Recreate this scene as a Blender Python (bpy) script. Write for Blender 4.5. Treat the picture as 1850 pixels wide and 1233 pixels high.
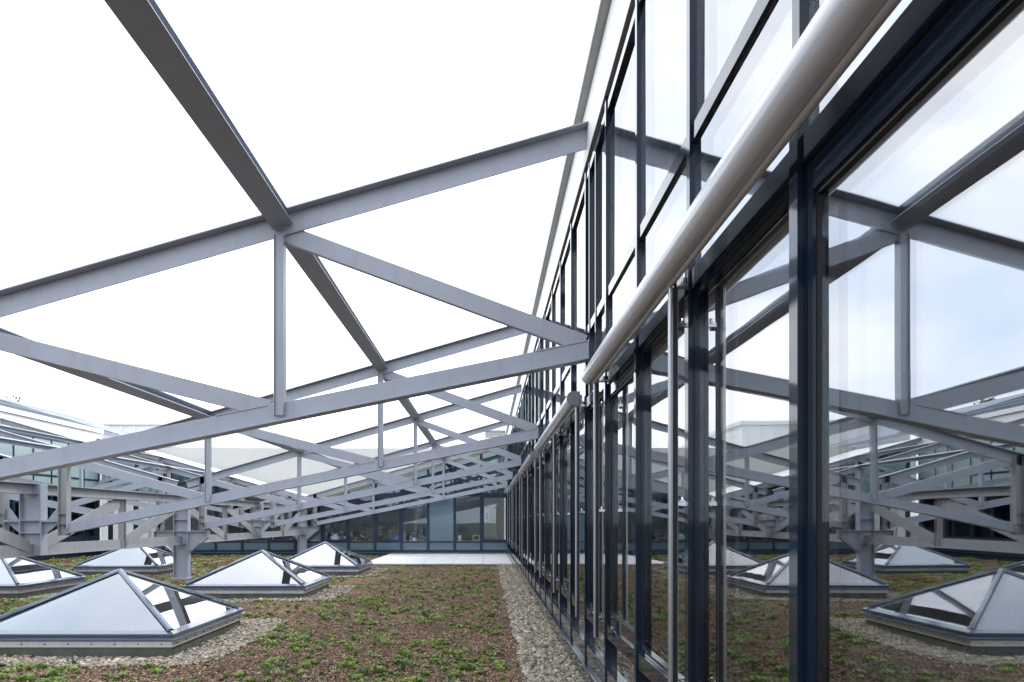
import bpy, math, random
import numpy as np
from mathutils import Vector, Matrix
random.seed(7)
RNG = np.random.default_rng(11)
R = math.radians
SC = bpy.context.scene
COL = SC.collection
for o in list(bpy.data.objects):
    bpy.data.objects.remove(o)

# ------------------------------------------------------------------ camera
EYE = 1.5
cam_d = bpy.data.cameras.new('camera')
cam = bpy.data.objects.new('camera', cam_d)
COL.objects.link(cam)
cam.location = (0, 0, EYE)
cam.rotation_euler = (R(90), 0, 0)
cam_d.sensor_width = 36
cam_d.lens = 25.78
cam_d.shift_x = 0.0249
cam_d.shift_y = 0.1749
cam_d.clip_start = 0.05
cam_d.clip_end = 3000
SC.camera = cam

# ------------------------------------------------------------------ world
SUN_EL, SUN_AZ = 50, 60          # azimuth clockwise from +Y
w = bpy.data.worlds.new('World')
SC.world = w
w.use_nodes = True
nt = w.node_tree
nt.nodes.clear()
N = nt.nodes.new
L = nt.links.new
out = N('ShaderNodeOutputWorld')
bg = N('ShaderNodeBackground')
bg.inputs['Strength'].default_value = 0.1
sky = N('ShaderNodeTexSky')
sky.sky_type = 'NISHITA'
sky.sun_disc = False
sky.sun_elevation = R(SUN_EL)
sky.sun_rotation = R(SUN_AZ)
sky.air_density = 1.0
sky.dust_density = 1.5
tc = N('ShaderNodeTexCoord')
mp = N('ShaderNodeMapping')
mp.inputs['Scale'].default_value = (1.0, 1.0, 2.2)
n1 = N('ShaderNodeTexNoise')
n1.inputs['Scale'].default_value = 2.1
n1.inputs['Detail'].default_value = 7
n1.inputs['Roughness'].default_value = 0.55
n1.inputs['Distortion'].default_value = 0.3
rmp = N('ShaderNodeValToRGB')
rmp.color_ramp.elements[0].position = 0.30
rmp.color_ramp.elements[0].color = (0.62, 0.62, 0.62, 1)
rmp.color_ramp.elements[1].position = 0.58
rmp.color_ramp.elements[1].color = (1, 1, 1, 1)
n2 = N('ShaderNodeTexNoise')
n2.inputs['Scale'].default_value = 2.4
n2.inputs['Detail'].default_value = 5
rm2 = N('ShaderNodeValToRGB')
rm2.color_ramp.elements[0].position = 0.38
rm2.color_ramp.elements[0].color = (13.3, 15.0, 17.9, 1)
rm2.color_ramp.elements[1].position = 0.6
rm2.color_ramp.elements[1].color = (19.6, 19.7, 20.0, 1)
mx = N('ShaderNodeMix')
mx.data_type = 'RGBA'
sc_ = N('ShaderNodeMix')
sc_.data_type = 'RGBA'
sc_.blend_type = 'MULTIPLY'
sc_.inputs[0].default_value = 1
sc_.inputs[7].default_value = (3.0, 2.9, 2.7, 1)
L(tc.outputs['Generated'], mp.inputs['Vector'])
L(mp.outputs[0], n1.inputs['Vector'])
L(mp.outputs[0], n2.inputs['Vector'])
L(n1.outputs['Fac'], rmp.inputs[0])
L(n2.outputs['Fac'], rm2.inputs[0])
L(sky.outputs[0], sc_.inputs[6])
L(rmp.outputs[0], mx.inputs[0])
L(sc_.outputs[2], mx.inputs[6])
L(rm2.outputs[0], mx.inputs[7])
L(mx.outputs[2], bg.inputs['Color'])
L(bg.outputs[0], out.inputs[0])

sd = bpy.data.lights.new('sun', 'SUN')
sd.energy = 1.5
sd.angle = R(12)
sd.color = (1.0, 0.975, 0.94)
sun = bpy.data.objects.new('sun', sd)
COL.objects.link(sun)
sdir = Vector((math.sin(R(SUN_AZ)) * math.cos(R(SUN_EL)), math.cos(R(SUN_AZ)) * math.cos(R(SUN_EL)), math.sin(R(SUN_EL))))
sun.rotation_euler = sdir.to_track_quat('Z', 'Y').to_euler()
sun.location = (10, 10, 30)

SC.render.engine = 'CYCLES'
SC.cycles.transparent_max_bounces = 24
SC.cycles.max_bounces = 8
SC.cycles.glossy_bounces = 6
SC.cycles.diffuse_bounces = 3
SC.view_settings.view_transform = 'Standard'
SC.view_settings.look = 'None'
SC.view_settings.exposure = 0.45
SC.view_settings.gamma = 1
SC.view_settings.use_curve_mapping = False


# ------------------------------------------------------------------ materials
def new_mat(name):
    m = bpy.data.materials.new(name)
    m.use_nodes = True
    return m, m.node_tree, m.node_tree.nodes['Principled BSDF']


def paint(name, col, rough=0.4, metal=0.0, var=0.08, scale=6.0, bump=0.0, bscale=60, coat=0.0, dirt=0.0, spec=0.5):
    m, t, b = new_mat(name)
    b.inputs['Roughness'].default_value = rough
    b.inputs['Metallic'].default_value = metal
    b.inputs['Specular IOR Level'].default_value = spec
    if coat:
        b.inputs['Coat Weight'].default_value = coat
        b.inputs['Coat Roughness'].default_value = 0.05
    g = t.nodes.new('ShaderNodeNewGeometry')
    n = t.nodes.new('ShaderNodeTexNoise')
    n.inputs['Scale'].default_value = scale
    n.inputs['Detail'].default_value = 5
    t.links.new(g.outputs['Position'], n.inputs['Vector'])
    r = t.nodes.new('ShaderNodeValToRGB')
    r.color_ramp.elements[0].position = 0.3
    r.color_ramp.elements[1].position = 0.7
    r.color_ramp.elements[0].color = tuple(c * (1 - var) for c in col) + (1,)
    r.color_ramp.elements[1].color = tuple(min(1, c * (1 + var)) for c in col) + (1,)
    t.links.new(n.outputs['Fac'], r.inputs[0])
    last = r.outputs[0]
    if dirt:
        n3 = t.nodes.new('ShaderNodeTexNoise')
        n3.inputs['Scale'].default_value = scale * 4.5
        n3.inputs['Detail'].default_value = 8
        mpp = t.nodes.new('ShaderNodeMapping')
        mpp.inputs['Scale'].default_value = (1, 1, 0.25)
        t.links.new(g.outputs['Position'], mpp.inputs[0])
        t.links.new(mpp.outputs[0], n3.inputs['Vector'])
        r3 = t.nodes.new('ShaderNodeValToRGB')
        r3.color_ramp.elements[0].position = 0.52
        r3.color_ramp.elements[1].position = 0.75
        r3.color_ramp.elements[0].color = (0, 0, 0, 1)
        r3.color_ramp.elements[1].color = (dirt, dirt, dirt, 1)
        t.links.new(n3.outputs['Fac'], r3.inputs[0])
        mm = t.nodes.new('ShaderNodeMix')
        mm.data_type = 'RGBA'
        mm.inputs[7].default_value = (col[0] * .55 + .01, col[1] * .52 + .008, col[2] * .45 + .005, 1)
        t.links.new(r3.outputs[0], mm.inputs[0])
        t.links.new(last, mm.inputs[6])
        last = mm.outputs[2]
    t.links.new(last, b.inputs['Base Color'])
    # roughness variation
    rr = t.nodes.new('ShaderNodeMapRange')
    rr.inputs['To Min'].default_value = rough * 0.8
    rr.inputs['To Max'].default_value = min(1, rough * 1.2)
    t.links.new(n.outputs['Fac'], rr.inputs['Value'])
    t.links.new(rr.outputs[0], b.inputs['Roughness'])
    if bump:
        nb = t.nodes.new('ShaderNodeTexNoise')
        nb.inputs['Scale'].default_value = bscale
        nb.inputs['Detail'].default_value = 6
        t.links.new(g.outputs['Position'], nb.inputs['Vector'])
        bp = t.nodes.new('ShaderNodeBump')
        bp.inputs['Strength'].default_value = bump
        bp.inputs['Distance'].default_value = 0.01
        t.links.new(nb.outputs['Fac'], bp.inputs['Height'])
        t.links.new(bp.outputs[0], b.inputs['Normal'])
    return m


def glass(name, tint, base, k, wav=0.0, rough=0.0, refl=(1, 1, 1)):
    m = bpy.data.materials.new(name)
    m.use_nodes = True
    t = m.node_tree
    t.nodes.clear()
    o = t.nodes.new('ShaderNodeOutputMaterial')
    mix = t.nodes.new('ShaderNodeMixShader')
    tr = t.nodes.new('ShaderNodeBsdfTransparent')
    tr.inputs[0].default_value = tint + (1,)
    gl = t.nodes.new('ShaderNodeBsdfGlossy')
    gl.inputs['Roughness'].default_value = rough
    gl.inputs['Color'].default_value = refl + (1,)
    fr = t.nodes.new('ShaderNodeFresnel')
    fr.inputs['IOR'].default_value = 1.5
    ma = t.nodes.new('ShaderNodeMath')
    ma.operation = 'MULTIPLY_ADD'
    ma.use_clamp = True
    ma.inputs[1].default_value = k
    ma.inputs[2].default_value = base
    t.links.new(fr.outputs[0], ma.inputs[0])
    t.links.new(ma.outputs[0], mix.inputs[0])
    t.links.new(tr.outputs[0], mix.inputs[1])
    t.links.new(gl.outputs[0], mix.inputs[2])
    t.links.new(mix.outputs[0], o.inputs[0])
    if wav:
        g = t.nodes.new('ShaderNodeNewGeometry')
        n = t.nodes.new('ShaderNodeTexNoise')
        n.inputs['Scale'].default_value = 1.3
        n.inputs['Detail'].default_value = 1
        t.links.new(g.outputs['Position'], n.inputs['Vector'])
        bp = t.nodes.new('ShaderNodeBump')
        bp.inputs['Strength'].default_value = 1
        bp.inputs['Distance'].default_value = wav
        t.links.new(n.outputs['Fac'], bp.inputs['Height'])
        t.links.new(bp.outputs[0], gl.inputs['Normal'])
    return m


def island(name, stops, rough=0.8, bump=0.0, attr=None, trans=0.0):
    """stones / leaves: one colour per loose piece"""
    m, t, b = new_mat(name)
    b.inputs['Roughness'].default_value = rough
    g = t.nodes.new('ShaderNodeNewGeometry')
    r = t.nodes.new('ShaderNodeValToRGB')
    els = r.color_ramp.elements
    for i, (p, c) in enumerate(stops):
        e = els[i] if i < 2 else els.new(p)
        e.position = p
        e.color = c + (1,)
    src = g.outputs['Random Per Island']
    if attr:
        a = t.nodes.new('ShaderNodeAttribute')
        a.attribute_name = attr
        mm = t.nodes.new('ShaderNodeMath')
        mm.operation = 'MULTIPLY_ADD'
        mm.inputs[1].default_value = 0.16
        t.links.new(src, mm.inputs[0])
        t.links.new(a.outputs['Fac'], mm.inputs[2])
        src = mm.outputs[0]
    t.links.new(src, r.inputs[0])
    n = t.nodes.new('ShaderNodeTexNoise')
    n.inputs['Scale'].default_value = 90
    n.inputs['Detail'].default_value = 3
    t.links.new(g.outputs['Position'], n.inputs['Vector'])
    mx_ = t.nodes.new('ShaderNodeMix')
    mx_.data_type = 'RGBA'
    mx_.blend_type = 'OVERLAY'
    mx_.inputs[0].default_value = 0.35
    t.links.new(r.outputs[0], mx_.inputs[6])
    t.links.new(n.outputs['Fac'], mx_.inputs[7])
    t.links.new(mx_.outputs[2], b.inputs['Base Color'])
    b.inputs['Specular IOR Level'].default_value = 0.3
    if trans:
        o = t.nodes['Material Output']
        tl = t.nodes.new('ShaderNodeBsdfTranslucent')
        ms = t.nodes.new('ShaderNodeMixShader')
        ms.inputs[0].default_value = trans
        t.links.new(mx_.outputs[2], tl.inputs[0])
        t.links.new(b.outputs[0], ms.inputs[1])
        t.links.new(tl.outputs[0], ms.inputs[2])
        t.links.new(ms.outputs[0], o.inputs[0])
    return m


M = {}
M['steel'] = paint('grey_steel_paint', (0.325, 0.355, 0.415), 0.42, 0, 0.05, 2.2, 0.10, 45, dirt=0.22)
M['steel2'] = paint('warm_grey_steel_paint', (0.285, 0.292, 0.312), 0.5, 0, 0.08, 2.0, 0.12, 45, dirt=0.4)
M['navy'] = paint('navy_frame_paint', (0.008, 0.017, 0.033), 0.06, 0, 0.12, 3, spec=0.5)
M['navy_matt'] = paint('navy_matt_paint', (0.016, 0.034, 0.062), 0.35, 0, 0.15, 3, spec=0.3)
M['gasket'] = paint('black_gasket', (0.008, 0.009, 0.012), 0.4, 0, 0.1)
M['alu'] = paint('silver_aluminium', (0.42, 0.43, 0.46), 0.3, 0.8, 0.0, 1)
M['alu_satin'] = paint('satin_awning_metal', (0.54, 0.555, 0.59), 0.28, 0.1, 0.0, 1, coat=0.4)
M['alu_cap'] = paint('grey_end_cap', (0.17, 0.18, 0.22), 0.45, 0.0, 0.05)
M['chrome'] = paint('chrome_bracket', (0.7, 0.7, 0.72), 0.12, 1.0, 0.02)
M['white'] = paint('white_fascia', (0.78, 0.79, 0.78), 0.5, 0, 0.03, 1.5, dirt=0.1)
M['gutter'] = paint('zinc_gutter', (0.36, 0.38, 0.36), 0.4, 0.2, 0.06, 2, dirt=0.3)
M['ochre'] = paint('beige_verge_board', (0.42, 0.39, 0.30), 0.7, 0, 0.08)
M['roof'] = paint('zinc_roofing', (0.2, 0.23, 0.28), 0.45, 0.2, 0.1, 1.2)
M['skyframe'] = paint('skylight_frame_paint', (0.075, 0.105, 0.165), 0.16, 0, 0.12, 3, coat=0.7)
M['strip'] = paint('aluminium_drip_strip', (0.62, 0.63, 0.62), 0.35, 0.5, 0.05, 6, dirt=0.3)
M['curb'] = paint('bitumen_curb', (0.105, 0.115, 0.10), 0.75, 0, 0.25, 5, 0.3, 50, dirt=0.6)
M['liner'] = paint('white_shaft_lining', (0.7, 0.71, 0.72), 0.7, 0, 0.02)
M['slab'] = paint('pale_paving', (0.62, 0.62, 0.61), 0.8, 0, 0.06, 1.7, 0.15, 40, dirt=0.15)
M['spandrel'] = paint('blue_grey_spandrel', (0.10, 0.155, 0.20), 0.12, 0, 0.06, 0.8, coat=0.5)
M['teal_panel'] = paint('opaque_teal_pane', (0.28, 0.37, 0.375), 0.12, 0, 0.05, 1)  # even opaque teal in place of see-through glass, left wing upper panes
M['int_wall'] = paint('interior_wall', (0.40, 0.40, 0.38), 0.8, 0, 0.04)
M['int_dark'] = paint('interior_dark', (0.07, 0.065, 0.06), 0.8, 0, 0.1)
M['int_floor'] = paint('interior_floor', (0.16, 0.13, 0.11), 0.5, 0, 0.2)
M['ceil'] = paint('slatted_ceiling', (0.22, 0.2, 0.19), 0.7, 0, 0.15)
M['hall'] = paint('white_metal_cladding', (0.84, 0.84, 0.83), 0.6, 0, 0.03, 0.4)
M['hall2'] = paint('pale_grey_cladding', (0.80, 0.81, 0.80), 0.6, 0, 0.03, 0.4)
M['ground'] = paint('city_ground', (0.09, 0.09, 0.085), 0.9, 0, 0.3, 0.05)
M['glass'] = glass('facade_glass', (0.60, 0.63, 0.64), 0.30, 0.3, 0.0008, refl=(0.97, 0.98, 1.0))
M['glass_s'] = glass('skylight_glass', (0.82, 0.87, 0.88), 0.27, 1.3, 0.0012, refl=(0.97, 0.99, 1))
M['glass_f'] = glass('far_glass', (0.95, 0.96, 0.95), 0.03, 0.7, 0.0004, refl=(0.8, 0.9, 1.0))
M['glass_t'] = glass('teal_glass', (0.55, 0.66, 0.68), 0.06, 1.0, 0.0006, refl=(0.72, 0.87, 0.98))
M['gravel'] = island('river_gravel', [(0.0, (0.07, 0.066, 0.06)), (0.25, (0.25, 0.215, 0.165)), (0.5, (0.42, 0.355, 0.265)), (0.7, (0.21, 0.205, 0.19)), (0.9, (0.56, 0.50, 0.39)), (1.0, (0.17, 0.115, 0.08))], 0.75)
M['grit'] = island('lava_grit', [(0.0, (0.035, 0.025, 0.02)), (0.35, (0.14, 0.095, 0.065)), (0.7, (0.26, 0.18, 0.12)), (0.9, (0.42, 0.27, 0.175)), (1.0, (0.5, 0.4, 0.3))], 0.9)
M['leaf'] = island('sedum_leaf', [(0.0, (0.055, 0.11, 0.022)), (0.25, (0.14, 0.22, 0.045)), (0.5, (0.24, 0.34, 0.075)), (0.68, (0.33, 0.41, 0.12)), (0.82, (0.19, 0.23, 0.13)), (1.0, (0.27, 0.16, 0.09))], 0.55, attr='tint', trans=0.25)
M['blade'] = island('grass_blade', [(0.0, (0.05, 0.10, 0.03)), (0.5, (0.10, 0.17, 0.05)), (0.8, (0.17, 0.22, 0.13)), (1.0, (0.30, 0.27, 0.14))], 0.6, attr='tint', trans=0.2)
M['dry'] = island('dry_flower', [(0.0, (0.42, 0.33, 0.27)), (0.6, (0.6, 0.5, 0.45)), (1.0, (0.7, 0.66, 0.6))], 0.9)
M['pink'] = paint('pink_petals', (0.55, 0.10, 0.40), 0.6)
M['yellow'] = paint('yellow_petals', (0.75, 0.55, 0.03), 0.6)
M['treeleaf'] = island('tree_leaf', [(0.0, (0.05, 0.10, 0.02)), (0.5, (0.11, 0.18, 0.04)), (1.0, (0.2, 0.26, 0.07))], 0.6, trans=0.3)
M['bark'] = paint('bark', (0.09, 0.07, 0.05), 0.9, 0, 0.3, 8, 0.5, 30)
M['terracotta'] = paint('terracotta', (0.45, 0.13, 0.06), 0.7)
M['bluepot'] = paint('blue_glaze', (0.03, 0.12, 0.62), 0.25)
M['darkpot'] = paint('dark_plastic', (0.03, 0.03, 0.035), 0.4)
M['whiteplast'] = paint('white_plastic', (0.75, 0.77, 0.78), 0.4)
M['lightpanel'] = paint('white_lamp_panel', (0.8, 0.8, 0.8), 0.5)
M['yellowbeam'] = paint('yellow_beam', (0.55, 0.42, 0.02), 0.5)
M['blackmesh'] = paint('black_fabric', (0.015, 0.015, 0.018), 0.8)


def soil_mat():
    m, t, b = new_mat('soil')
    g = t.nodes.new('ShaderNodeNewGeometry')
    n = t.nodes.new('ShaderNodeTexNoise')
    n.inputs['Scale'].default_value = 1.1
    n.inputs['Detail'].default_value = 6
    v = t.nodes.new('ShaderNodeTexNoise')
    v.inputs['Scale'].default_value = 45
    v.inputs['Detail'].default_value = 7
    v.inputs['Roughness'].default_value = 0.7
    t.links.new(g.outputs['Position'], n.inputs['Vector'])
    t.links.new(g.outputs['Position'], v.inputs['Vector'])
    r = t.nodes.new('ShaderNodeValToRGB')
    r.color_ramp.elements[0].position = 0.3
    r.color_ramp.elements[0].color = (0.058, 0.041, 0.030, 1)
    r.color_ramp.elements[1].position = 0.72
    r.color_ramp.elements[1].color = (0.30, 0.215, 0.145, 1)
    e = r.color_ramp.elements.new(0.5)
    e.color = (0.155, 0.108, 0.074, 1)
    t.links.new(v.outputs['Fac'], r.inputs[0])
    r2 = t.nodes.new('ShaderNodeValToRGB')
    r2.color_ramp.elements[0].position = 0.35
    r2.color_ramp.elements[0].color = (0.6, 0.6, 0.6, 1)
    r2.color_ramp.elements[1].position = 0.65
    r2.color_ramp.elements[1].color = (1.35, 1.25, 1.15, 1)
    t.links.new(n.outputs['Fac'], r2.inputs[0])
    mm = t.nodes.new('ShaderNodeMix')
    mm.data_type = 'RGBA'
    mm.blend_type = 'MULTIPLY'
    mm.inputs[0].default_value = 1
    t.links.new(r.outputs[0], mm.inputs[6])
    t.links.new(r2.outputs[0], mm.inputs[7])
    t.links.new(mm.outputs[2], b.inputs['Base Color'])
    b.inputs['Roughness'].default_value = 0.95
    b.inputs['Specular IOR Level'].default_value = 0.15
    bp = t.nodes.new('ShaderNodeBump')
    bp.inputs['Strength'].default_value = 0.9
    bp.inputs['Distance'].default_value = 0.02
    t.links.new(v.outputs['Fac'], bp.inputs['Height'])
    t.links.new(bp.outputs[0], b.inputs['Normal'])
    return m


M['soil'] = soil_mat()
M['gravelbed'] = paint('gravel_bed', (0.12, 0.11, 0.095), 0.9, 0, 0.5, 40, 0.8, 60)


# ------------------------------------------------------------------ builders
def tag(o, label=None, cat=None, group=None, kind=None):
    if label: o['label'] = label
    if cat: o['category'] = cat
    if group: o['group'] = group
    if kind: o['kind'] = kind
    return o


def empty(name, loc=(0, 0, 0), label=None, cat=None, group=None):
    o = bpy.data.objects.new(name, None)
    o.empty_display_size = 0.2
    COL.objects.link(o)
    o.location = loc
    return tag(o, label, cat, group)


class MB:
    def __init__(s):
        s.v = []
        s.f = []

    def add(s, vs, fs):
        b = len(s.v)
        s.v += [tuple(v) for v in vs]
        s.f += [tuple(i + b for i in f) for f in fs]
        return s

    def box(s, x0, x1, y0, y1, z0, z1):
        vs = [(x, y, z) for z in (z0, z1) for y in (y0, y1) for x in (x0, x1)]
        return s.add(vs, [(0, 2, 3, 1), (4, 5, 7, 6), (0, 1, 5, 4), (2, 6, 7, 3), (0, 4, 6, 2), (1, 3, 7, 5)])

    def obox(s, p0, p1, u, v, u0, u1, v0, v1):
        """bar from p0 to p1; u, v unit section axes with the ranges u0..u1, v0..v1"""
        p0, p1, u, v = Vector(p0), Vector(p1), Vector(u).normalized(), Vector(v).normalized()
        vs = []
        for p in (p0, p1):
            for b_ in (v0, v1):
                for a in (u0, u1):
                    vs.append(p + u * a + v * b_)
        return s.add(vs, [(0, 2, 3, 1), (4, 5, 7, 6), (0, 1, 5, 4), (2, 6, 7, 3), (0, 4, 6, 2), (1, 3, 7, 5)])

    def prism(s, pts, axis, a0, a1):
        """polygon pts (2-D) extruded along axis ('x': pts=(y,z); 'y': pts=(x,z); 'z': pts=(x,y))"""
        def mk(p, a):
            return {'x': (a, p[0], p[1]), 'y': (p[0], a, p[1]), 'z': (p[0], p[1], a)}[axis]
        n = len(pts)
        vs = [mk(p, a0) for p in pts] + [mk(p, a1) for p in pts]
        fs = [tuple(range(n))[::-1], tuple(range(n, 2 * n))] + [(i, (i + 1) % n, n + (i + 1) % n, n + i) for i in range(n)]
        return s.add(vs, fs)

    def cyl(s, p0, p1, r0, r1=None, n=10):
        r1 = r0 if r1 is None else r1
        p0, p1 = Vector(p0), Vector(p1)
        d = (p1 - p0).normalized()
        a = d.orthogonal().normalized()
        b_ = d.cross(a)
        vs = []
        for p, r in ((p0, r0), (p1, r1)):
            for i in range(n):
                t = 2 * math.pi * i / n
                vs.append(p + (a * math.cos(t) + b_ * math.sin(t)) * r)
        fs = [tuple(range(n))[::-1], tuple(range(n, 2 * n))] + [(i, (i + 1) % n, n + (i + 1) % n, n + i) for i in range(n)]
        return s.add(vs, fs)

    def mesh(s, name, mat, smooth=False):
        me = bpy.data.meshes.new(name)
        me.from_pydata(s.v, [], s.f)
        me.materials.append(mat)
        import bmesh
        bm = bmesh.new()
        bm.from_mesh(me)
        bmesh.ops.recalc_face_normals(bm, faces=bm.faces)
        bm.to_mesh(me)
        bm.free()
        if smooth:
            me.polygons.foreach_set('use_smooth', [True] * len(me.polygons))
            try:
                me.set_sharp_from_angle(angle=R(35))
            except Exception:
                pass
        return me

    def build(s, name, mat, parent=None, bevel=0.0, smooth=False, loc=None):
        o = bpy.data.objects.new(name, s.mesh(name, mat, smooth))
        COL.objects.link(o)
        if parent: o.parent = parent
        if loc is not None: o.location = loc
        if bevel:
            md = o.modifiers.new('bevel', 'BEVEL')
            md.width = bevel
            md.segments = 2
            md.limit_method = 'ANGLE'
        return o


def inst(name, me, parent=None, loc=(0, 0, 0), rot=None, scale=None):
    o = bpy.data.objects.new(name, me)
    COL.objects.link(o)
    if parent: o.parent = parent
    o.location = loc
    if rot: o.rotation_euler = rot
    if scale: o.scale = scale
    return o


def copy_tree(o, parent=None):
    c = o.copy()
    COL.objects.link(c)
    if parent: c.parent = parent
    for ch in list(o.children):
        copy_tree(ch, c)
    return c


def tri_mesh(name, verts, tris, mat, tint=None):
    me = bpy.data.meshes.new(name)
    nv, nf = len(verts), len(tris)
    me.vertices.add(nv)
    me.vertices.foreach_set('co', np.asarray(verts, dtype=np.float32).ravel())
    me.loops.add(nf * 3)
    me.loops.foreach_set('vertex_index', np.asarray(tris, dtype=np.int32).ravel())
    me.polygons.add(nf)
    me.polygons.foreach_set('loop_start', np.arange(0, nf * 3, 3, dtype=np.int32))
    me.polygons.foreach_set('loop_total', np.full(nf, 3, dtype=np.int32))
    me.materials.append(mat)
    if tint is not None:
        a = me.attributes.new('tint', 'FLOAT', 'POINT')
        a.data.foreach_set('value', np.asarray(tint, dtype=np.float32))
    me.update()
    me.validate()
    o = bpy.data.objects.new(name, me)
    COL.objects.link(o)
    return o


# ------------------------------------------------------------------ key dimensions
XG = 0.91            # plane of the glass, right wing
XV = -7.6            # valley girder
MIR = 2 * XV         # mirror: x -> MIR - x
TY = [0.3 + 6.0 * i for i in range(6)]     # truss planes
YW = 30.62           # far wing wall
GZ = 0.03            # soil level
MODY = [6.40 + 1.09 * i for i in range(-8, 23)]   # posts of the right facade
ZT0, ST = 4.89, 0.287   # top chord: top edge at x=.9, slope
ZB0, SB = 3.052, 0.202  # bottom chord: top edge at x=.935


def ztop(x): return ZT0 - ST * (0.9 - x)
def zbot(x): return ZB0 - SB * (0.935 - x)


# ------------------------------------------------------------------ ground and roof deck
g = MB()
g.box(-1500, 1500, -1500, 1500, -5.2, -5.0)
tag(g.build('ground', M['ground']), kind='structure')
g = MB()
g.box(-16.3, 1.1, -8, 31, -0.35, -0.02)
tag(g.build('roof_deck', M['gravelbed']), kind='structure')

SKY = [(-4.48, 8.97), (-4.5, 14.72), (-4.5, 20.5), (-9.8, 8.97), (-9.8, 14.72), (-9.8, 20.5)]
HS = 1.12


def soil_h(x, y):
    return GZ + 0.012 * np.sin(x * 1.7 + y * .6) + 0.010 * np.sin(y * 2.3 - x * 1.1) + 0.006 * np.sin(x * 7 + 1.3) * np.sin(y * 6.1)


xs = np.linspace(-16.0, 0.352, 230)
ys = np.concatenate([np.linspace(-7.5, 5.5, 20), np.linspace(5.6, 18, 230), np.linspace(18.1, 30.5, 90)])
gx, gy = np.meshgrid(xs, ys)
gz = soil_h(gx, gy) + RNG.normal(0, 0.004, gx.shape)
nx, ny = len(xs), len(ys)
idx = np.arange(nx * ny).reshape(ny, nx)
a, b, c, d = idx[:-1, :-1].ravel(), idx[:-1, 1:].ravel(), idx[1:, 1:].ravel(), idx[1:, :-1].ravel()
tris = np.concatenate([np.stack([a, b, c], 1), np.stack([a, c, d], 1)])
so = tri_mesh('planting_soil', np.stack([gx.ravel(), gy.ravel(), gz.ravel()], 1), tris, M['soil'])
tag(so, kind='structure')
g = MB()
g.box(0.335, 0.93, -7.5, 30.55, -0.015, 0.032)
tag(g.build('gravel_bed', M['gravelbed']), kind='structure')

# ------------------------------------------------------------------ paved terrace in the far corner
pav = empty('paved_terrace')
pav['kind'] = 'structure'
g = MB()
g.box(-4.02, 0.86, 23.55, 30.52, 0.0, 0.072)
g.build('mortar_bed', M['curb'], pav)
pw, pl = 4.86 / 5, 6.95 / 7
sm = MB().box(-pw / 2 + .006, pw / 2 - .006, -pl / 2 + .006, pl / 2 - .006, 0, 0.03).mesh('paving_slab', M['slab'])
for i in range(5):
    for j in range(7):
        o = inst('paving_slab', sm, pav, (-4.01 + pw * (i + .5), 23.56 + pl * (j + .5), 0.0725 + random.uniform(0, .003)),
                 (random.uniform(-.002, .002), random.uniform(-.002, .002), 0))

# ------------------------------------------------------------------ steel profiles
def tee(mb, p0, p1, yw, depth, flange, top=True, t=0.012, up=(0, 0, 1)):
    """T section in the xz plane: web hangs below (top=True) or stands above the flange"""
    p0, p1 = Vector(p0), Vector(p1)
    d = (p1 - p0).normalized()
    v = Vector((0, 1, 0)).cross(d)
    if v.z < 0: v = -v
    yv = Vector((0, 1, 0))
    if top:
        mb.obox(p0, p1, yv, v, -flange / 2, flange / 2, -t, 0)
        mb.obox(p0, p1, yv, v, -.006, .006, -depth, -t - .0002)
    else:
        mb.obox(p0, p1, yv, v, -flange / 2, flange / 2, -depth, -depth + t)
        mb.obox(p0, p1, yv, v, -.006, .006, -depth + t + .0002, 0)


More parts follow.
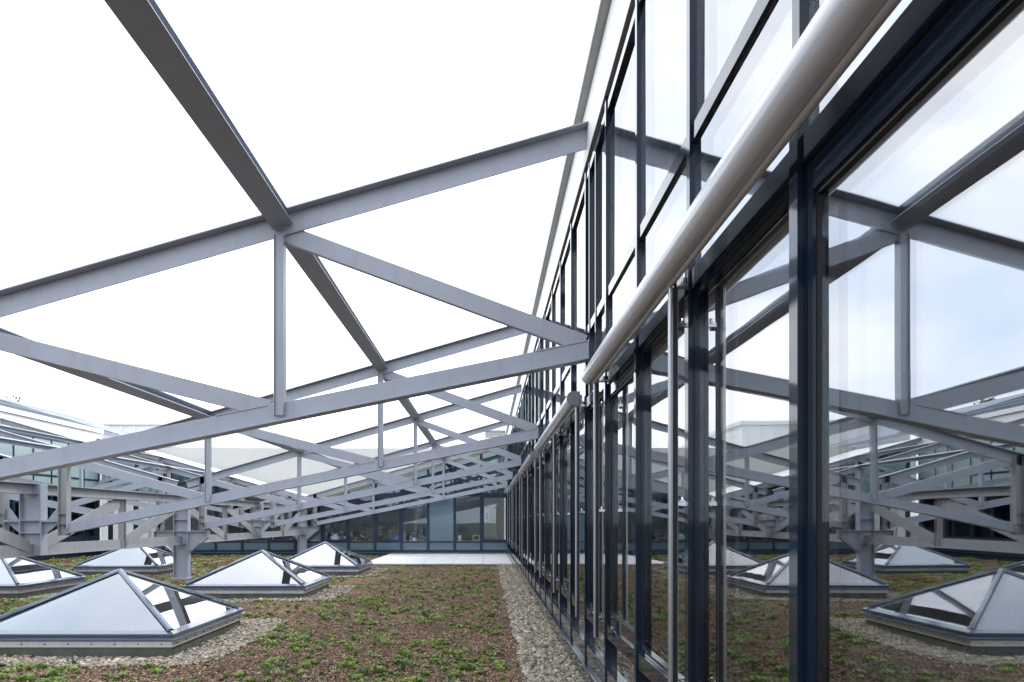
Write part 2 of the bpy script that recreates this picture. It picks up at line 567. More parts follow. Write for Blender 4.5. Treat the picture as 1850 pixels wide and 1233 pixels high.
def build_truss(mirror=False):
    def X(x): return MIR - x if mirror else x
    root = empty('roof_truss')
    x0, x1, x2, x3 = 0.87, -1.775, -4.67, -7.08
    S = M['steel']

    def zt(x): return ztop(x)
    def zb(x): return zbot(x)
    mb = MB()
    tee(mb, (X(0.872), 0, zt(.872)), (X(-7.5), 0, zt(-7.5)), 0, 0.185, 0.2, True)
    mb.obox((X(.872), 0, zt(.872) + .005), (X(.88), 0, zt(.88) + .005), (0, 1, 0), (0, 0, 1), -.1, .1, -.21, 0)
    mb.build('top_chord', S, root, 0.003)
    mb = MB()
    tee(mb, (X(.87), 0, zb(.87)), (X(x3), 0, zb(x3)), 0, 0.165, 0.15, False)
    mb.box(min(X(.871), X(.881)), max(X(.871), X(.881)), -.08, .08, zb(.87) - .17, zb(.87) + .012)
    mb.build('bottom_chord', S, root, 0.003)
    # verticals: H section with the open side to the viewer
    for x in (x1, x2):
        mb = MB()
        cx = X(x)
        za, zc = zb(x) - .11, zt(x) - .176
        s_ = -1 if mirror else 1
        mb.box(cx - .042, cx - .034, -.05, .05, za, zc)
        mb.box(cx + .034, cx + .042, -.05, .05, za, zc)
        mb.box(cx - .0338, cx + .0338, -.032, -.024, za, zc)
        mb.build('vertical', S, root, 0.002)
    # end post
    mb = MB()
    cx = X(x3)
    za, zc = zb(x3) - .19, zt(x3) - .03
    mb.box(cx - .075, cx - .063, -.07, .07, za, zc)
    mb.box(cx + .063, cx + .075, -.07, .07, za, zc)
    mb.box(cx - .0628, cx + .0628, -.006, .006, za, zc)
    for z in (1.43, 1.6):
        mb.box(cx - .0626, cx + .0626, -.066, .066, z, z + .01)
    mb.build('end_post', M['steel2'], root, 0.002)
    # diagonals (flat faced channels falling towards the facade)
    def diag(xa, xb, zz0, zz1):
        mb = MB()
        p0, p1 = Vector((X(xa), 0, zz0)), Vector((X(xb), 0, zz1))
        d = (p1 - p0).normalized()
        v = Vector((0, 1, 0)).cross(d)
        if v.z < 0: v = -v
        mb.obox(p0, p1, (0, 1, 0), v, .0065, .0145, -.075, .075)
        mb.obox(p0, p1, (0, 1, 0), v, .0147, .07, -.075, -.067)
        mb.obox(p0, p1, (0, 1, 0), v, .0147, .07, .067, .075)
        mb.build('diagonal', S, root, 0.002)
    for (xa, xb) in ((x1 + .06, x1 + .38), (x2 + .06, x2 + .38)):
        mb = MB()
        p0, p1 = Vector((X(xa), -.0085, zt(xa) - .187)), Vector((X(xb), -.0085, zt(xb) - .187))
        mb.cyl(p0, p1, .0055, n=6)
        mb.build('weld_bead', S, root)
    for (xa, xb) in ((.86, .42), (x1 - .10, x1 - .55), (x2 - .10, x2 - .55)):
        mb = MB()
        p0, p1 = Vector((X(xa), -.0085, zb(xa) + .001)), Vector((X(xb), -.0085, zb(xb) + .001))
        mb.cyl(p0, p1, .0055, n=6)
        mb.build('weld_bead', S, root)
    diag(x1 + .02, .845, zt(x1 + .02) - .15, zb(.845) - .015)
    diag(x2 + .02, x1 - .09, zt(x2 + .02) - .14, zb(x1 - .09) - .03)
    diag(x3 + .09, x2 - .09, zt(x3 + .09) - .13, zb(x2 - .09) - .03)
    return root


ords = ['nearest', 'second', 'third', 'fourth', 'fifth', 'farthest']
side = {False: 'right', True: 'left'}
desc_r = ['grey steel truss right above the viewer, first of the row over the planted bed',
          'large grey steel truss nearest in view, crossing the whole sky in front',
          'grey steel truss second in view, its left end above the nearest skylight',
          'grey steel truss third in view, resting on the bracket of the visible ground column',
          'small distant grey steel truss fourth in view, one bay before the far glazed wall',
          'farthest grey steel truss, standing directly against the far navy window wall']
desc_l = ['grey truss left of the valley girder level with the viewer',
          'grey truss of the left row one bay ahead, rising towards the left wing',
          'grey truss of the left row at the girder node without a column, sloping up left',
          'grey truss of the left row meeting the mid ground column, behind the second skylight row',
          'grey truss of the left row one bay before the far wing wall',
          'grey truss of the left row standing against the far wing wall']
for mir in (False, True):
    proto = build_truss(mir)
    for i, y in enumerate(TY):
        o = proto if i == 0 else copy_tree(proto)
        o.location = (0, y, 0)
        tag(o, (desc_l if mir else desc_r)[i], 'roof truss', 'roof trusses of the %s row' % side[mir])

# purlins between trusses
pl_desc = {-1.775: 'upper grey steel purlin running overhead to the far wall above the planted bed',
           -4.67: 'lower grey steel purlin running overhead above the front row of skylights'}
for mir in (False, True):
    for x in (-1.775, -4.67):
        X = MIR - x if mir else x
        lab = pl_desc[x] if not mir else ('left row steel purlin nearest the left wing' if x == -1.775 else 'left row steel purlin nearest the valley girder')
        r = empty('roof_purlin', (X, 0, ztop(x)), lab, 'purlin', 'longitudinal purlins')
        mb = MB()
        ln = 6.0
        mb.box(-.088, .088, .1015, ln - .1015, -.012, -.0005)
        mb.box(-.094, .088, .02, ln - .02, -.115, -.105)
        mb.box(-.006, .006, .02, ln - .02, -.1048, -.0122)
        me = mb.mesh('beam_segment', M['steel'])
        for y in TY[:-1]:
            inst('beam_segment', me, r, (0, y, 0.006), (0, (1 if mir else -1) * math.atan(ST), 0))

# ------------------------------------------------------------------ valley girder, columns
gd = empty('valley_girder', (XV, 0, 0), 'long grey steel lattice girder running down the middle of the courtyard between the skylight rows', 'girder')
y0, y1 = TY[0] - .1, TY[-1] + .1
mb = MB()
mb.box(-.09, .09, y0, y1, 2.098, 2.11)
mb.box(-.006, .006, y0, y1, 1.942, 2.0978)
mb.box(-.09, .09, y0, y1, 1.93, 1.9418)
mb.build('top_chord', M['steel2'], gd, 0.002)
mb = MB()
mb.box(-.095, .095, y0, y1, .90, .912)
mb.box(-.012, .012, y0, y1, .9122, 1.10)
mb.build('bottom_chord', M['steel2'], gd, 0.002)
for k in range(5):
    ym = TY[k] + 3
    mb = MB()
    mb.box(-.05, .05, ym - .07, ym - .062, .913, 1.93)
    mb.box(-.05, .05, ym + .062, ym + .07, .913, 1.93)
    mb.box(-.006, .006, ym - .0618, ym + .0618, 1.101, 1.93)
    mb.build('vertical', M['steel2'], gd, 0.002)
cols_at = [1, 3, 5]
for k in range(5):
    near_col = k if k in cols_at else k + 1
    for half in (0, 1):
        ya, yb = TY[k] + 3 * half, TY[k] + 3 * half + 3
        # falls away from the column end
        hi, lo = (ya, yb) if near_col == k else (yb, ya)
        s_ = 1 if lo > hi else -1
        p0 = Vector((0, hi + s_ * .16, 1.86))
        p1 = Vector((0, lo - s_ * .14, 1.06))
        d = (p1 - p0).normalized()
        v = Vector((1, 0, 0)).cross(d)
        mb = MB()
        mb.obox(p0, p1, (1, 0, 0), v, .014, .022, -.105, .105)
        mb.obox(p0, p1, (1, 0, 0), v, -.022, -.014, -.105, .105)
        mb.build('diagonal', M['steel2'], gd, 0.002)


def node_post(mb, zb_, zt_):
    # H column, web seen from the front, flanges face left and right
    mb.box(-.18, -.166, -.1, .1, zb_, zt_)
    mb.box(.166, .18, -.1, .1, zb_, zt_)
    mb.box(-.1658, .1658, -.006, .006, zb_, zt_)
    return mb


for k in range(6):
    y = TY[k]
    if k in cols_at:
        cdesc = {1: 'grey H section column of the valley girder nearest the viewer, left of the frame',
                 3: 'grey H section column standing in the planting between the skylights, with bracket to the truss end',
                 5: 'far grey H section column in front of the far wing wall'}[k]
        c_ = empty('steel_column', (XV, y, 0), cdesc, 'column', 'ground columns of the valley girder')
        mb = node_post(MB(), 0.0, 1.928)
        mb.box(-.22, .22, -.16, .16, .0, .075)
        mb.build('shaft', M['steel'], c_, 0.003)
        for z in (1.215, 1.5):
            MB().box(-.1656, .1656, -.098, -.0062, z, z + .014).build('stiffener', M['steel'], c_, 0.002)
        for s_ in (-1, 1):
            mb = MB()
            xa = .1802
            a_, b2 = sorted((s_ * xa, s_ * .66))
            mb.box(a_, b2, -.085, .085, 1.215, 1.229)
            mb.prism([(s_ * xa, .70), (s_ * xa, 1.2148), (s_ * .655, 1.2148), (s_ * .655, 1.08), (s_ * .50, 1.0)], 'y', -.006, .006)
            p0, p1 = Vector((s_ * .182, 0, .69)), Vector((s_ * .66, 0, 1.075))
            mb.obox(p0, p1, (0, 1, 0), (-s_ * .6, 0, .8), -.07, .07, -.012, .0)
            a_, b2 = sorted((s_ * .6552, s_ * .667))
            mb.box(a_, b2, -.085, .085, 1.07, 1.214)
            mb.build('bracket', M['steel'], c_, 0.002)
    else:
        mb = node_post(MB(), .913, 2.097)
        mb.build('node_post', M['steel'], gd, 0.003, loc=(0, y, 0))
        for z in (1.49, 1.28):
            MB().box(-.1656, .1656, -.098, -.0062, z, z + .012).build('stiffener', M['steel'], gd, 0.002, loc=(0, y, 0))
        for s_ in (-1, 1):
            mb = MB()
            a_, b2 = sorted((s_ * .1804, s_ * .445))
            mb.box(a_, b2, -.09, .09, 1.485, 1.50)
            mb.box(a_, b2, -.085, .085, 1.468, 1.4848)
            mb.prism([(s_ * .24, 1.5002), (s_ * .44, 1.5002), (s_ * .44, 1.68), (s_ * .41, 1.72)], 'y', -.006, .006)
            mb.prism([(s_ * .1804, 1.4678), (s_ * .42, 1.4678), (s_ * .42, 1.44), (s_ * .1804, 1.24)], 'y', -.006, .006)
            for bx in (.26, .36):
                mb.cyl((s_ * bx, -.05, 1.5), (s_ * bx, -.05, 1.53), .014, n=6)
            mb.build('bracket', M['steel'], gd, 0.0015, loc=(0, y, 0))

# ------------------------------------------------------------------ skylights
def build_skylight():
    r = empty('pyramid_skylight')
    h = HS
    mb = MB()
    for a_ in range(4):
        pass
    t = .06
    mb.box(-h + .02, h - .02, -h + .02, -h + .02 + t, -.05, .178)
    mb.box(-h + .02, h - .02, h - .02 - t, h - .02, -.05, .178)
    mb.box(-h + .02, -h + .02 + t, -h + .0202 + t, h - .0202 - t, -.05, .178)
    mb.box(h - .02 - t, h - .02, -h + .0202 + t, h - .0202 - t, -.05, .178)
    mb.build('curb', M['curb'], r, 0.004)
    for k in range(4):
        mb = MB()
        mb.box(-h + .008, h - .008, -h + .004, -h + .012, .125, .175)
        mb.box(-h + .002, h - .002, -h - .004, -h + .0118, .1755, .18)
        mb.box(-h + .008, h - .008, -h - .002, -h + .0038, .118, .125)
        o = mb.build('drip_strip', M['strip'], r)
        o.rotation_euler = (0, 0, k * math.pi / 2)
        mb = MB()
        for i in range(9):
            x = -h + .12 + i * (2 * h - .24) / 8
            mb.cyl((x, -h + .004, .15), (x, -h - .004, .15), .008, n=6)
        o2 = mb.build('screws', M['gasket'], o)
        o2['kind'] = 'stuff'
    # frame ring: two steps
    for k in range(4):
        mb = MB()
        mb.prism([(-h - .02, .182), (-h - .035, .19), (-h - .035, .206), (-h - .006, .212), (-h - .006, .235), (-h - .02, .242), (-h - .02, .262), (-h + .055, .292), (-h + .075, .285), (-h + .075, .182)], 'x', -h - .03, h + .03)
        # mitre the ends
        vs = []
        for (x, y, z) in mb.v:
            sgn = 1 if x > 0 else -1
            vs.append((sgn * abs(y), y, z))
        mb.v = vs
        o = mb.build('base_frame', M['skyframe'], r, 0.002)
        o.rotation_euler = (0, 0, k * math.pi / 2)
    zb_, za_ = .283, .86
    hb = h - .01
    apex = Vector((0, 0, za_))
    for k in range(4):
        mb = MB()
        p0 = Vector((hb - .02, -hb + .02, zb_ + .008))
        d = (apex - p0).normalized()
        u = Vector((1, 1, 0)).normalized()
        v = d.cross(u)
        if v.z < 0: v = -v
        mb.add([p0 + u * -.036, p0 + u * -.02 + v * .026, p0 + u * .02 + v * .026, p0 + u * .036,
                apex + u * -.036, apex + u * -.02 + v * .026, apex + u * .02 + v * .026, apex + u * .036],
               [(0, 1, 5, 4), (1, 2, 6, 5), (2, 3, 7, 6), (3, 0, 4, 7), (0, 3, 2, 1), (4, 5, 6, 7)])
        o = mb.build('hip_bar', M['skyframe'], r, 0.002)
        o.rotation_euler = (0, 0, k * math.pi / 2)
        mb = MB()
        q = [Vector((-hb + .03, -hb + .03, zb_)), Vector((hb - .03, -hb + .03, zb_)), Vector((0, -.012, za_ - .004))]
        nrm = (q[1] - q[0]).cross(q[2] - q[0]).normalized()
        lo_ = [p - nrm * .02 for p in q]
        mb.add(q + lo_, [(0, 1, 2), (5, 4, 3), (0, 3, 4, 1), (1, 4, 5, 2), (2, 5, 3, 0)])
        o = mb.build('pane', M['glass_s'], r)
        o.rotation_euler = (0, 0, k * math.pi / 2)
    mb = MB()
    mb.add([(-.055, -.055, za_ - .02), (.055, -.055, za_ - .02), (.055, .055, za_ - .02), (-.055, .055, za_ - .02), (0, 0, za_ + .034)],
           [(0, 1, 4), (1, 2, 4), (2, 3, 4), (3, 0, 4), (3, 2, 1, 0)])
    mb.build('apex_cap', M['skyframe'], r)
    mb = MB()
    mb.box(-h + .082, h - .082, -h + .082, h - .082, .10, .11)
    for i in range(1, 3):
        x = -h + i * 2 * h / 3
        mb.box(x - .02, x + .02, -h + .085, h - .085, .1102, .15)
    mb.build('shaft_lining', M['liner'], r)
    return r


sk_lab = ['large pyramid glass skylight nearest the viewer at lower left, blue frame on a dark curb',
          'second pyramid glass skylight of the front row, behind the nearest one beside the gravel',
          'third and smallest pyramid glass skylight of the front row, next to the white paving',
          'pyramid glass skylight beyond the girder level with the nearest one, left of the frame',
          'pyramid glass skylight cut by the left edge, behind the nearest skylight',
          'pyramid glass skylight beyond the girder, left of the standing grey column']
proto = build_skylight()
for i, (x, y) in enumerate(SKY):
    o = proto if i == 0 else copy_tree(proto)
    o.location = (x, y, 0.02)
    tag(o, sk_lab[i], 'skylight', 'pyramid skylights on the green roof')

# ------------------------------------------------------------------ right glazed wing
def glazed_wing(mirror):
    def X(x): return MIR - x if mirror else x
    if not mirror:
        rt = empty('glazed_wing', (XG, 12, 0), 'long glass and navy steel office wing along the right with mirrored sky', 'building')
    else:
        rt = empty('glazed_wing', (MIR - XG, 12, 0), 'teal glazed office wing along the left edge behind the girder, white eaves', 'building')
    ox, oy = rt.location.x, rt.location.y

    def bx(mb, x0, x1, y0, y1, z0, z1):
        a_, b2 = sorted((X(x0) - ox, X(x1) - ox))
        mb.box(a_, b2, y0 - oy, y1 - oy, z0, z1)
        return mb
    NV = M['navy'] if not mirror else M['navy_matt']
    GL = M['glass'] if not mirror else M['glass_t']
    YS = [y for y in MODY if y < YW - .1]
    ya, yb = YS[0], YW
    # posts
    pm = MB()
    a_, b2 = sorted(((.855, .98), (-.98, -.855))[1 if mirror else 0])
    sx = -1 if mirror else 1
    def pbox(mb, x0, x1, y0_, y1_, z0, z1):
        u, v_ = sorted((sx * (x0 - XG), sx * (x1 - XG)))
        mb.box(u, v_, y0_, y1_, z0, z1)
    pbox(pm, .853, .868, -.0275, .0275, .254, 2.58)
    pbox(pm, .868, .99, -.0215, .0215, .254, 4.52)
    pme = pm.mesh('post', NV)
    um = MB()
    pbox(um, .860, .8678, -.024, .024, 2.582, 4.56)
    ume = um.mesh('post_cap', NV)
    for y in YS:
        p = inst('post', pme, rt, (0, y - oy, 0))
        inst('post_cap', ume, p, (0, 0, 0))
    if not mirror:
        em = MB()
        pbox(em, .864, .95, -.014, .014, 2.56, 4.52)
        eme = em.mesh('slim_post', NV)
        for T in TY[1:]:
            for dy in (-.47, -.12):
                inst('slim_post', eme, rt, (0, T + dy - oy, 0))
    # long rails
    def rail(name, x0, z0, z1, x1=.94, mat=NV, bev=.003):
        mb = bx(MB(), x0, x1, ya, yb, z0, z1)
        return mb.build(name, mat, rt, bev)
    # rails cut into the bays
    def rails(name, x0, x1, z0, z1, mat=NV, n=None, off=.0275):
        ln = 1.09 - 2 * off
        mb = MB()
        pbox(mb, x0, x1, off, off + ln, z0, z1)
        me = mb.mesh(name, mat)
        for i, y in enumerate(YS):
            if y + 1.09 < YW + .5:
                inst(name, me, rt, (0, y - oy, 0))
    rails('head_rail', .862, .94, 2.47, 2.552, off=.022)
    rails('sill_rail', .862, .94, .655, .745, off=.022)
    rails('lower_rail', .862, .94, .325, .43, off=.022)
    rails('upper_transom', .870, .94, 3.10, 3.17, off=.022)
    rails('top_rail', .868, .94, 4.44, 4.52, off=.022)
    # base flashing, fascia, eave
    bx(MB(), .858, .95, ya, yb, .0, .235).build('base_flashing', M['navy'], rt, .002)
    bx(MB(), .838, .95, ya, yb, .236, .252).build('sill_nose', NV, rt, .004)
    bx(MB(), .866, .95, ya, yb, .2525, .324).build('base_rail', NV, rt)
    bx(MB(), .862, 1.1, ya, yb, 4.575, 5.09).build('fascia', M['white'], rt, .003)
    bx(MB(), .850, .8995, ya, yb, 4.5605, 4.5745).build('drip_edge', M['gutter'], rt)
    mb = bx(MB(), .80, 1.2, ya, yb + .0, 5.092, 5.24)
    mb.build('gutter', M['gutter'], rt, .01)
    mb = bx(MB(), .79, .7998, ya, yb, 5.10, 5.27)
    mb.build('gutter_lip', M['white'], rt, .002)
    # roof
    mb = MB()
    q = [(X(.95) - ox, 5.242), (X(9.0) - ox, 7.6), (X(9.0) - ox, 7.45), (X(.95) - ox, 5.10)]
    mb.prism([(p[0], p[1]) for p in q], 'y', ya - oy, YW + 12 - oy)
    rf = mb.build('roof', M['roof'], rt)
    if mirror:
        sm_ = MB()
        d = Vector((q[1][0] - q[0][0], 0, q[1][1] - q[0][1])).normalized()
        for i in range(58):
            y = -2 + i * .6 - oy
            sm_.obox((q[0][0], y, q[0][1]), (q[1][0], y, q[1][1]), (0, 1, 0), (d.z * -1 if d.x > 0 else d.z, 0, abs(d.x)), -.012, .012, .0, .035)
        so_ = sm_.build('standing_seams', M['roof'], rf)
        so_['kind'] = 'stuff'
        for off, hh in ((.35, .14), (.35, .24)):
            mb = MB()
            p = (X(.95 + off), 5.26 + off * .29 + hh)
            mb.cyl((p[0] - ox, ya - oy, p[1]), (p[0] - ox, yb - oy, p[1]), .014, n=6)
            mb.build('snow_guard_bar', M['gutter'], rf)
    # panes: box of glass per opening
    def pane_me(z0, z1, x0=.898, off=.022, th=.026, up=False):
        mb = MB()
        pbox(mb, x0, x0 + th, -.545 + off, .545 - off, z0, z1)
        return mb.mesh('pane', M['teal_panel'] if (up and mirror) else GL)
    low = pane_me(.43, .655)
    mid = pane_me(.745, 2.47)
    midw = pane_me(.83, 2.385, .898, off=.0735)
    up1 = pane_me(2.553, 3.10, .888, up=True)
    up2 = pane_me(3.17, 4.44, .888, up=True)
    # opening sash: frame ring
    fm = MB()
    o_, i_ = .0235, .073
    pbox(fm, .875, .93, -.545 + o_, -.545 + i_, .747, 2.468)
    pbox(fm, .875, .93, .545 - i_, .545 - o_, .747, 2.468)
    pbox(fm, .875, .93, -.545 + i_ + .0002, .545 - i_ - .0002, .747, .83)
    pbox(fm, .875, .93, -.545 + i_ + .0002, .545 - i_ - .0002, 2.385, 2.468)
    fme = fm.mesh('window', NV)
    gm = MB()
    for (y0_, y1_, z0, z1) in ((-.545 + i_, -.545 + i_ + .005, .83, 2.385), (.545 - i_ - .005, .545 - i_, .83, 2.385),
                               (-.545 + i_ + .0051, .545 - i_ - .0051, .83, .838), (-.545 + i_ + .0051, .545 - i_ - .0051, 2.374, 2.385)):
        pbox(gm, .886, .8978, y0_, y1_, z0, z1)
    gme = gm.mesh('gasket', M['gasket'])
    fixg = MB()
    for (y0_, y1_, z0, z1) in ((-.545 + .0217, -.545 + .04, .747, 2.468), (.545 - .04, .545 - .0217, .747, 2.468),
                               (-.545 + .0401, .545 - .0401, .747, .775), (-.545 + .0401, .545 - .0401, 2.44, 2.468)):
        pbox(fixg, .880, .8978, y0_, y1_, z0, z1)
    fixme = fixg.mesh('glazing_bead', NV)

    def tilt(k=.0012):
        return (0, random.uniform(-k, k), random.uniform(-k, k))
    for i, y in enumerate(YS):
        yc = y + .545
        if yc > YW - .2: continue
        n_ = round((y - 6.40) / 1.09)
        if n_ % 3 == 1 or mirror:
            f_ = inst('window', fme, rt, (0, yc - oy, 0))
            inst('pane', midw, f_, (0, 0, 0), tilt())
            inst('gasket', gme, f_)
        else:
            inst('pane', mid, rt, (0, yc - oy, 0), tilt())
            inst('glazing_bead', fixme, rt, (0, yc - oy, 0))
        inst('pane', low, rt, (0, yc - oy, 0), tilt())
        inst('pane', up1, rt, (0, yc - oy, 0), tilt())
        inst('pane', up2, rt, (0, yc - oy, 0), tilt())
    # interior
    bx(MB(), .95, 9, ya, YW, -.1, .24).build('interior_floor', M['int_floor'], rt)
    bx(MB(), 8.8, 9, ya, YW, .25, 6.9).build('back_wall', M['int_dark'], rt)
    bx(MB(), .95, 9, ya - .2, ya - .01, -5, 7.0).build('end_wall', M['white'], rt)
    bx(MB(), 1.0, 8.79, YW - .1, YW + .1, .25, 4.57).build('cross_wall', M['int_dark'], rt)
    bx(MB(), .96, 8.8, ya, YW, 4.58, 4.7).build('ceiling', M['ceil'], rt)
    cm = MB()
    pbox(cm, 1.5, 1.66, -.08, .08, .24, 4.58)
    cme = cm.mesh('inner_column', M['white'])
    for T in TY:
        inst('inner_column', cme, rt, (0, T - .3 - oy, 0))
    bx(MB(), .95, 9, ya, YW + 12, -5.0, -.105).build('lower_storeys', M['white'], rt)
    return rt


WR = glazed_wing(False)
WL = glazed_wing(True)


def desk(x, y, lab):
    r = empty('office_desk', (x, y, .24), lab, 'desk', 'desks behind the right facade')
    MB().box(-.4, .4, -.8, .8, .71, .74).build('desktop', M['whiteplast'], r, .004)
    for sx in (-.35, .35):
        for sy in (-.74, .74):
            MB().box(sx - .02, sx + .02, sy - .02, sy + .02, 0, .709).build('leg', M['alu_cap'], r)
    mb = MB().box(.1, .13, -.3, .3, .86, 1.2)
    mb.build('screen', M['darkpot'], r, .004)
    mb = MB().box(.131, .16, -.03, .03, .7402, 1.0)
    mb.box(.05, .22, -.12, .12, .7402, .75)
    mb.build('screen_stand', M['alu_cap'], r)


desk(1.75, 2.3, 'white desk with a dark screen behind the nearest glass pane at right')
desk(1.8, 5.0, 'white office desk behind the second and third glass bays')
desk(1.75, 8.6, 'white office desk deeper along the right facade, behind the glass')

# awning cassettes
def build_awning():
    r = empty('awning_cassette')
    L_ = 4.47
    n = 22
    # D-shaped extruded profile, x .70 - .815
    cz = 2.56
    prof = []
    for i in range(n + 1):
        t = math.pi / 2 + math.pi * i / n
        prof.append((.758 + .058 * math.cos(t), cz + .060 * math.sin(t)))
    cap = prof + [(.806, cz - .060), (.806, cz - .02), (.812, cz + .0), (.812, cz + .058)]
    prof += [(.769, cz - .060), (.771, cz - .022), (.812, cz - .02), (.812, cz + .058)]
    mb = MB()
    mb.prism(prof, 'y', .012, L_)
    mb.build('cassette', M['alu_satin'], r, smooth=True)
    mb = MB()
    mb.box(.7715, .811, .013, L_ - .001, cz - .0235, cz - .0202)
    mb.build('fabric_slot', M['gasket'], r)
    prof = cap
    mb = MB()
    mb.prism([(x + (.002 if x > .758 else -.002), z + (.002 if z > cz else -.002)) for x, z in prof], 'y', -.002, .0118)
    mb.build('end_cap', M['alu_cap'], r, 0.002)
    mb = MB()
    mb.prism([(x, z) for x, z in prof], 'y', L_ + .0002, L_ + .012)
    mb.build('end_cap', M['alu_cap'], r)
    # drop bar
    mb = MB()
    mb.cyl((.786, .03, 2.508), (.786, L_ - .02, 2.508), .0155, n=18)
    mb.build('drop_bar', M['alu_satin'], r, smooth=True)
    for y in (.02, 2.18, L_ - .1):
        mb = MB()
        mb.box(.776, .792, y, y + .03, .65, 2.49)
        rl = mb.build('guide_rail', M['alu'], r, 0.004)
        mb = MB().box(.7922, .811, y + .002, y + .028, .652, 2.489)
        mb.build('rail_channel', M['gasket'], rl)
        mb = MB().box(.8111, .8135, y + .001, y + .029, .651, 2.49)
        mb.build('rail_lip', M['alu_cap'], rl)
        for z in (.80, 1.57, 2.33):
            mb = MB()
            mb.box(.8137, .8525, y + .006, y + .022, z - .009, z + .009)
            mb.cyl((.835, y + .014, z - .02), (.835, y + .014, z + .028), .008, n=8)
            mb.cyl((.835, y + .002, z + .012), (.835, y + .03, z + .012), .007, n=8)
            mb.build('clamp', M['chrome'], rl, smooth=True)
            mb = MB()
            mb.box(.8137, .838, y + .003, y + .025, z - .022, z - .0095)
            mb.build('clamp_block', M['gasket'], rl)
    for y in (.05, 2.2, L_ - .12):
        mb = MB()
        mb.box(.8122, .90, y, y + .05, 2.50, 2.512)
        mb.box(.8122, .84, y, y + .05, 2.5122, 2.60)
        mb.cyl((.853, y + .02, 2.512), (.853, y + .02, 2.54), .01, n=8)
        mb.build('wall_bracket', M['chrome'], r)
    return r


aw_lab = ['huge silver awning cassette in the near right foreground, cut by the top edge',
          'silver awning cassette second along the facade, round grey end cap facing the viewer',
          'silver awning cassette third along the right facade, beyond the second truss end',
          'small distant silver awning cassette, fourth along the right facade',
          'farthest silver awning cassette near the far corner of the courtyard']
proto = build_awning()
for i in range(5):
    o = proto if i == 0 else copy_tree(proto)
    o.location = (0, .93 + 5.45 * i, 0)
    tag(o, aw_lab[i], 'awning', 'awning cassettes on the right facade')
# the last one is cut short by the far wall
o.scale = (1, (YW - .15 - (.93 + 5.45 * 4)) / 4.47 if (.93 + 5.45 * 4 + 4.47) > YW else 1, 1)

# ------------------------------------------------------------------ far wing
fw = empty('far_wing', (XV, YW, 0), 'navy framed glazed wing closing the far end of the courtyard, office plants in its windows', 'building')
XA, XB = MIR - .86 - XV, .86 - XV      # local x range
def fz(xl):                            # underside of the verge at local x
    return ztop(XV + xl if xl > 0 else XV - xl) - .32 if True else 0


NVF = M['navy_matt']
pxs = [-.22 - 1.108 * i + .0 - XV for i in range(0, 15)]
pxs = [x for x in pxs if XA < x < XB]
mb = MB()
mb.box(XA, XB, .0, .25, -5.0, .262)
mb.build('base_wall', NVF, fw)
mb = MB()
mb.box(XA, XB, -.022, -.0005, .13, .15)
mb.build('base_ledge', M['spandrel'], fw)
edges = [XB] + pxs + [XA]
for x in pxs:
    mb = MB()
    mb.box(x - .055, x + .055, -.03, .1, .263, max(2.5, fz(x) + .02))
    mb.build('post', NVF, fw, .003)
opening = {1: 1, 3: 0, 4: 1, 6: 1}
for i in range(len(edges) - 1):
    xr, xl = edges[i], edges[i + 1]
    if i: xr -= .055
    if i < len(edges) - 2: xl += .055
    if xr - xl < .15:
        continue
    mb = MB()
    mb.box(xl, xr, -.012, .08, .555, .622)
    mb.build('sill_rail', NVF, fw, .002)
    mb = MB()
    mb.box(xl, xr, .0, .03, .2625, .5548)
    mb.build('spandrel_panel', M['spandrel'], fw)
    zt_l, zt_r = fz(xl), fz(xr)
    zh = 2.49
    if (i % 2 == 0) and not i == 2:
        # opening window
        mb = MB()
        t = .06
        mb.box(xl, xl + t, -.02, .05, .623, zh)
        mb.box(xr - t, xr, -.02, .05, .623, zh)
        mb.box(xl + t, xr - t, -.02, .05, .623, .683)
        mb.box(xl + t, xr - t, -.02, .05, zh - t, zh)
        wdo = mb.build('window', NVF, fw, .002)
        mb = MB().box(xl + t, xr - t, .0, .02, .683, zh - t)
        mb.build('pane', M['glass_f'], wdo)
    elif i == 3 - 1:
        mb = MB().box(xl, xr, .0, .03, .623, zh)
        mb.build('panel', M['spandrel'], fw, label=None) if False else mb.build('opaque_panel', M['spandrel'], fw)
    else:
        mb = MB().box(xl, xr, .0, .02, .623, zh)
        mb.build('pane', M['glass_f'], fw)
    if max(zt_l, zt_r) > zh + .1:
        mb = MB().box(xl, xr, -.012, .08, zh + .001, min(2.62, max(zt_l, zt_r)))
        mb.build('head_rail', NVF, fw)
        if min(zt_l, zt_r) > 2.66:
            mb = MB().prism([(xl, 2.621), (xr, 2.621), (xr, zt_r), (xl, zt_l)], 'y', .0, .02)
            mb.build('pane', M['glass_t'], fw)
# verge boards and roof slabs on both halves
for s_ in (-1, 1):
    x_e = 8.45
    def P(x, dz): return (s_ * x, ztop(XV + x) + dz)
    mb = MB().prism([P(.0, -.31), P(x_e, -.31), P(x_e, -.21), P(.0, -.21)], 'y', -.12, .3)
    mb.build('verge_board', M['ochre'], fw)
    mb = MB().prism([P(.0, -.205), P(x_e, -.205), P(x_e, -.02), P(.0, -.02)], 'y', -.06, 12)
    mb.build('roof', M['white'], fw)
    mb = MB().prism([P(.0, -.50), P(x_e, -.50), P(x_e, -.42), P(.0, -.42)], 'y', .12, 7)
    mb.build('sloping_ceiling', M['ceil'], fw)
mb = MB().box(XA, XB, .25, 7, -.1, .5)
mb.build('interior_floor', M['int_floor'], fw)
mb = MB().box(XA, XB, 5.0, 5.2, .5, 5.0)
mb.build('back_wall', M['int_wall'], fw)
for xx in (7.35, 4.4, .2, -4):
    mb = MB().box(xx, xx + .12, 1.9, 4.99, .5, 2.5)
    mb.build('partition', M['int_wall'], fw)
